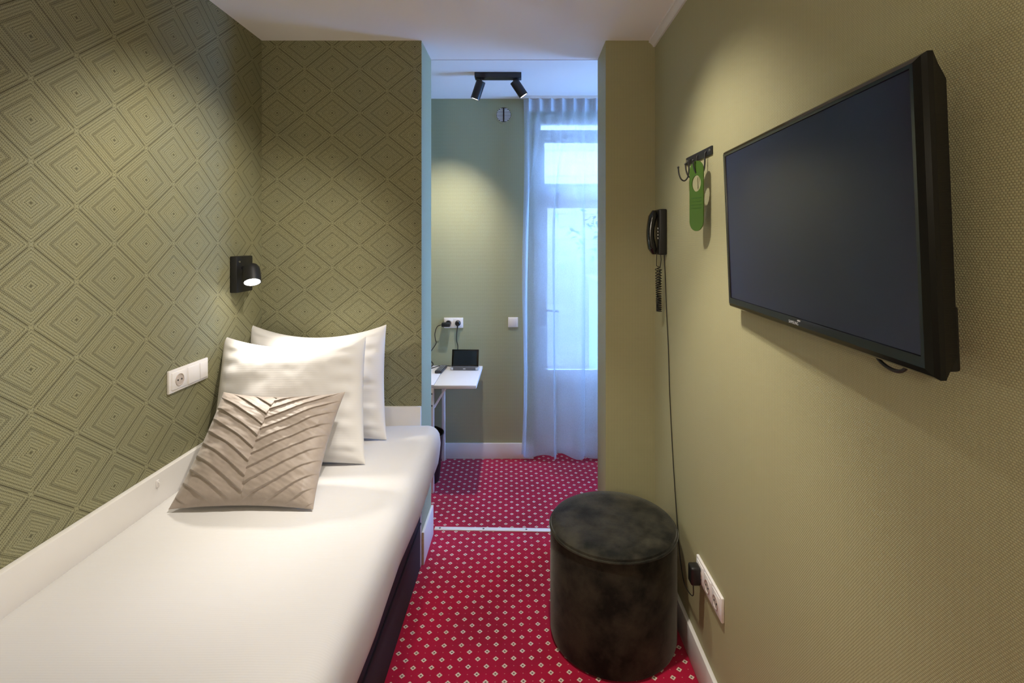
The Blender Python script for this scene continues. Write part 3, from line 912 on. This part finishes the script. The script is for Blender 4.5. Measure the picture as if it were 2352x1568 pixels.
# ------------------------------------------------------------------ coat hooks and the door hanger
hk = tag(empty('coat_hook_rack', (XR, 1.74, 1.77)), 'black metal rack of wire coat hooks on the olive wall', 'coat hooks')
bm = BM(); box(bm, XR - .006, XR, 1.613, 1.864, 1.760, 1.787, bev=.001); obj('backplate', bm, M['black'], hk)
for y in (1.628, 1.850):
    bm = BM(); cyl(bm, (XR - .0055, y, 1.774), (XR - .0075, y, 1.774), .0055, n=14); obj('screw', bm, M['steel'], hk)
for y in (1.657, 1.735, 1.815):
    bm = BM()
    tube(bm, spline([(XR - .006, y, 1.776), (XR - .010, y, 1.768), (XR - .011, y, 1.735), (XR - .015, y, 1.712), (XR - .026, y, 1.699),
                     (XR - .038, y, 1.704), (XR - .046, y, 1.722), (XR - .049, y, 1.744)], 8), .0026, 10)
    lathe(bm, [(.001, -.0042), (.0034, -.002), (.0042, .0005), (.003, .0035), (.001, .0045)], (XR - .049, y, 1.746), (0, 0, 1), 12)
    obj('hook', bm, M['black'], hk)
dh = empty('door_hanger', (.5665, 1.655, 1.516), (0, 0, 0))
tag(dh, 'green door hanger card with oval hole hanging on the nearest wall hook', 'door hanger')
bm = BM()
hw_, hl = .033, .229
out = []
for i in range(24):
    a = PI * i / 23; out.append((hw_ * math.cos(a), hl - hw_ + hw_ * math.sin(a)))
for i in range(24):
    a = PI + PI * i / 23; out.append((hw_ * math.cos(a), hw_ + hw_ * math.sin(a)))
hole = [(.0215 * math.cos(2 * PI * i / 28), .155 + .0265 * math.sin(2 * PI * i / 28)) for i in range(28)]
es = []
for lp in (out, hole):
    vs = [bm.verts.new((a, 0, b)) for a, b in lp]
    es += [bm.edges.new((vs[i], vs[(i + 1) % len(vs)])) for i in range(len(vs))]
bmesh.ops.triangle_fill(bm, edges=es, use_beauty=True)
r = bmesh.ops.extrude_face_region(bm, geom=bm.faces[:])
bmesh.ops.translate(bm, vec=(0, .003, 0), verts=[v for v in r['geom'] if isinstance(v, bmesh.types.BMVert)])
bmesh.ops.recalc_face_normals(bm, faces=bm.faces[:])
HR = Matrix.Rotation(math.atan2(-.062, .024), 4, 'Z')
bm.transform(HR)
obj('card', bm, M['green'], dh, world=False)
for i, z in enumerate((.108, .097, .086, .075)):
    bm = BM(); box(bm, -.024, .024, -.0006, .0002, z - .0011, z + .0011, mat=HR); obj('printed_line', bm, M['green_ink'], dh, world=False)

# ------------------------------------------------------------------ wall telephone
ph = tag(empty('wall_telephone', (XR, 2.155, 1.52)), 'black wall telephone with dangling coiled cord near the corner', 'telephone')
bm = BM(); box(bm, XR - .034, XR, 2.125, 2.195, 1.425, 1.618, bev=.006, seg=3); obj('cradle', bm, M['soft_black'], ph)
bm = BM()
hp = []
for i in range(25):
    t = i / 24
    z = 1.427 + .186 * t
    x = XR - .046 - .016 * math.sin(PI * min(1, max(0, t)) ** .9)
    hp.append((x, z, .020 - .002 * math.sin(PI * t), .0155 + .003 * (1 - math.sin(PI * t))))
rings = []
for k_, (x, z, ry, rx) in enumerate(hp):
    e_ = min(1, .45 + .55 * min(k_, 24 - k_) / 3)
    rings.append([bm.verts.new((x + rx * e_ * math.copysign(abs(math.cos(a)) ** .7, math.cos(a)), 2.160 + ry * 1.25 * e_ * math.copysign(abs(math.sin(a)) ** .7, math.sin(a)), z)) for a in [2 * PI * i / 24 for i in range(24)]])
for A, B in zip(rings, rings[1:]):
    for i in range(24): bm.faces.new((A[i], A[(i + 1) % 24], B[(i + 1) % 24], B[i]))
bm.faces.new(rings[0][::-1]); bm.faces.new(rings[-1])
hn = obj('handset', bm, M['gloss_black'], ph)
for i in range(4):
    bm = BM(); box(bm, XR - .0400, XR - .0375, 2.1235, 2.1262, 1.492 + i * .0135, 1.499 + i * .0135); obj('key', bm, M['logo'], ph)
bm = BM()
pts = [(.569, 2.15, 1.428), (.568, 2.15, 1.40), (.568, 2.15, 1.378)]
top, bot = 1.372, 1.186
turns = 19
for i in range(turns * 12 + 1):
    t = i / (turns * 12); a = 2 * PI * turns * t
    z = top - (top - bot) * (t ** .8)
    pts.append((.579 - .006 * (1 - t) + .0105 * math.cos(a), 2.15 + .0105 * math.sin(a), z))
for i in range(turns * 12 + 1):
    t = i / (turns * 12); a = -2 * PI * turns * t + 1
    z = bot - .002 + (top - bot) * (t ** 1.25)
    pts.append((.579 + .003 * t + .0100 * math.cos(a), 2.158 + .0100 * math.sin(a), z))
pts += [(.588, 2.16, 1.385), (.590, 2.16, 1.405), (.588, 2.16, 1.428)]
tube(bm, pts, .0017, 6)
obj('coiled_cord', bm, M['soft_black'], ph)
wire = [(.600, 2.150, 1.43), (.6015, 2.148, 1.38), (.602, 2.134, 1.288), (.602, 2.121, 1.189), (.602, 2.095, 1.04), (.602, 2.077, .866), (.602, 2.035, .634), (.600, 1.988, .466),
        (.598, 1.950, .352), (.594, 1.907, .278), (.588, 1.847, .243), (.582, 1.768, .258), (.576, 1.712, .290), (.573, 1.704, .335)]
bm = BM(); tube(bm, spline(wire, 8), .0018, 6); lc = obj('line_cord', bm, M['soft_black'], ph)
bm = BM()
box(bm, XR - .046, XR - .0125, 1.683, 1.722, .338, .398, bev=.007, seg=3)
obj('plug', bm, M['soft_black'], lc)

# small clear hook on the bed surround
hkk = tag(empty('cable_hook', (XL + .02, 1.63, .705)), 'tiny white stick-on hook on the bed surround beside the left wall', 'hook')
bm = BM(); box(bm, XL + .0202, XL + .023, 1.624, 1.636, .694, .716, bev=.001)
tube(bm, spline([(XL + .022, 1.63, .712), (XL + .028, 1.63, .706), (XL + .027, 1.63, .697), (XL + .022, 1.63, .696)], 5), .0015, 6)
obj('hook_body', bm, M['white_plastic'], hkk)
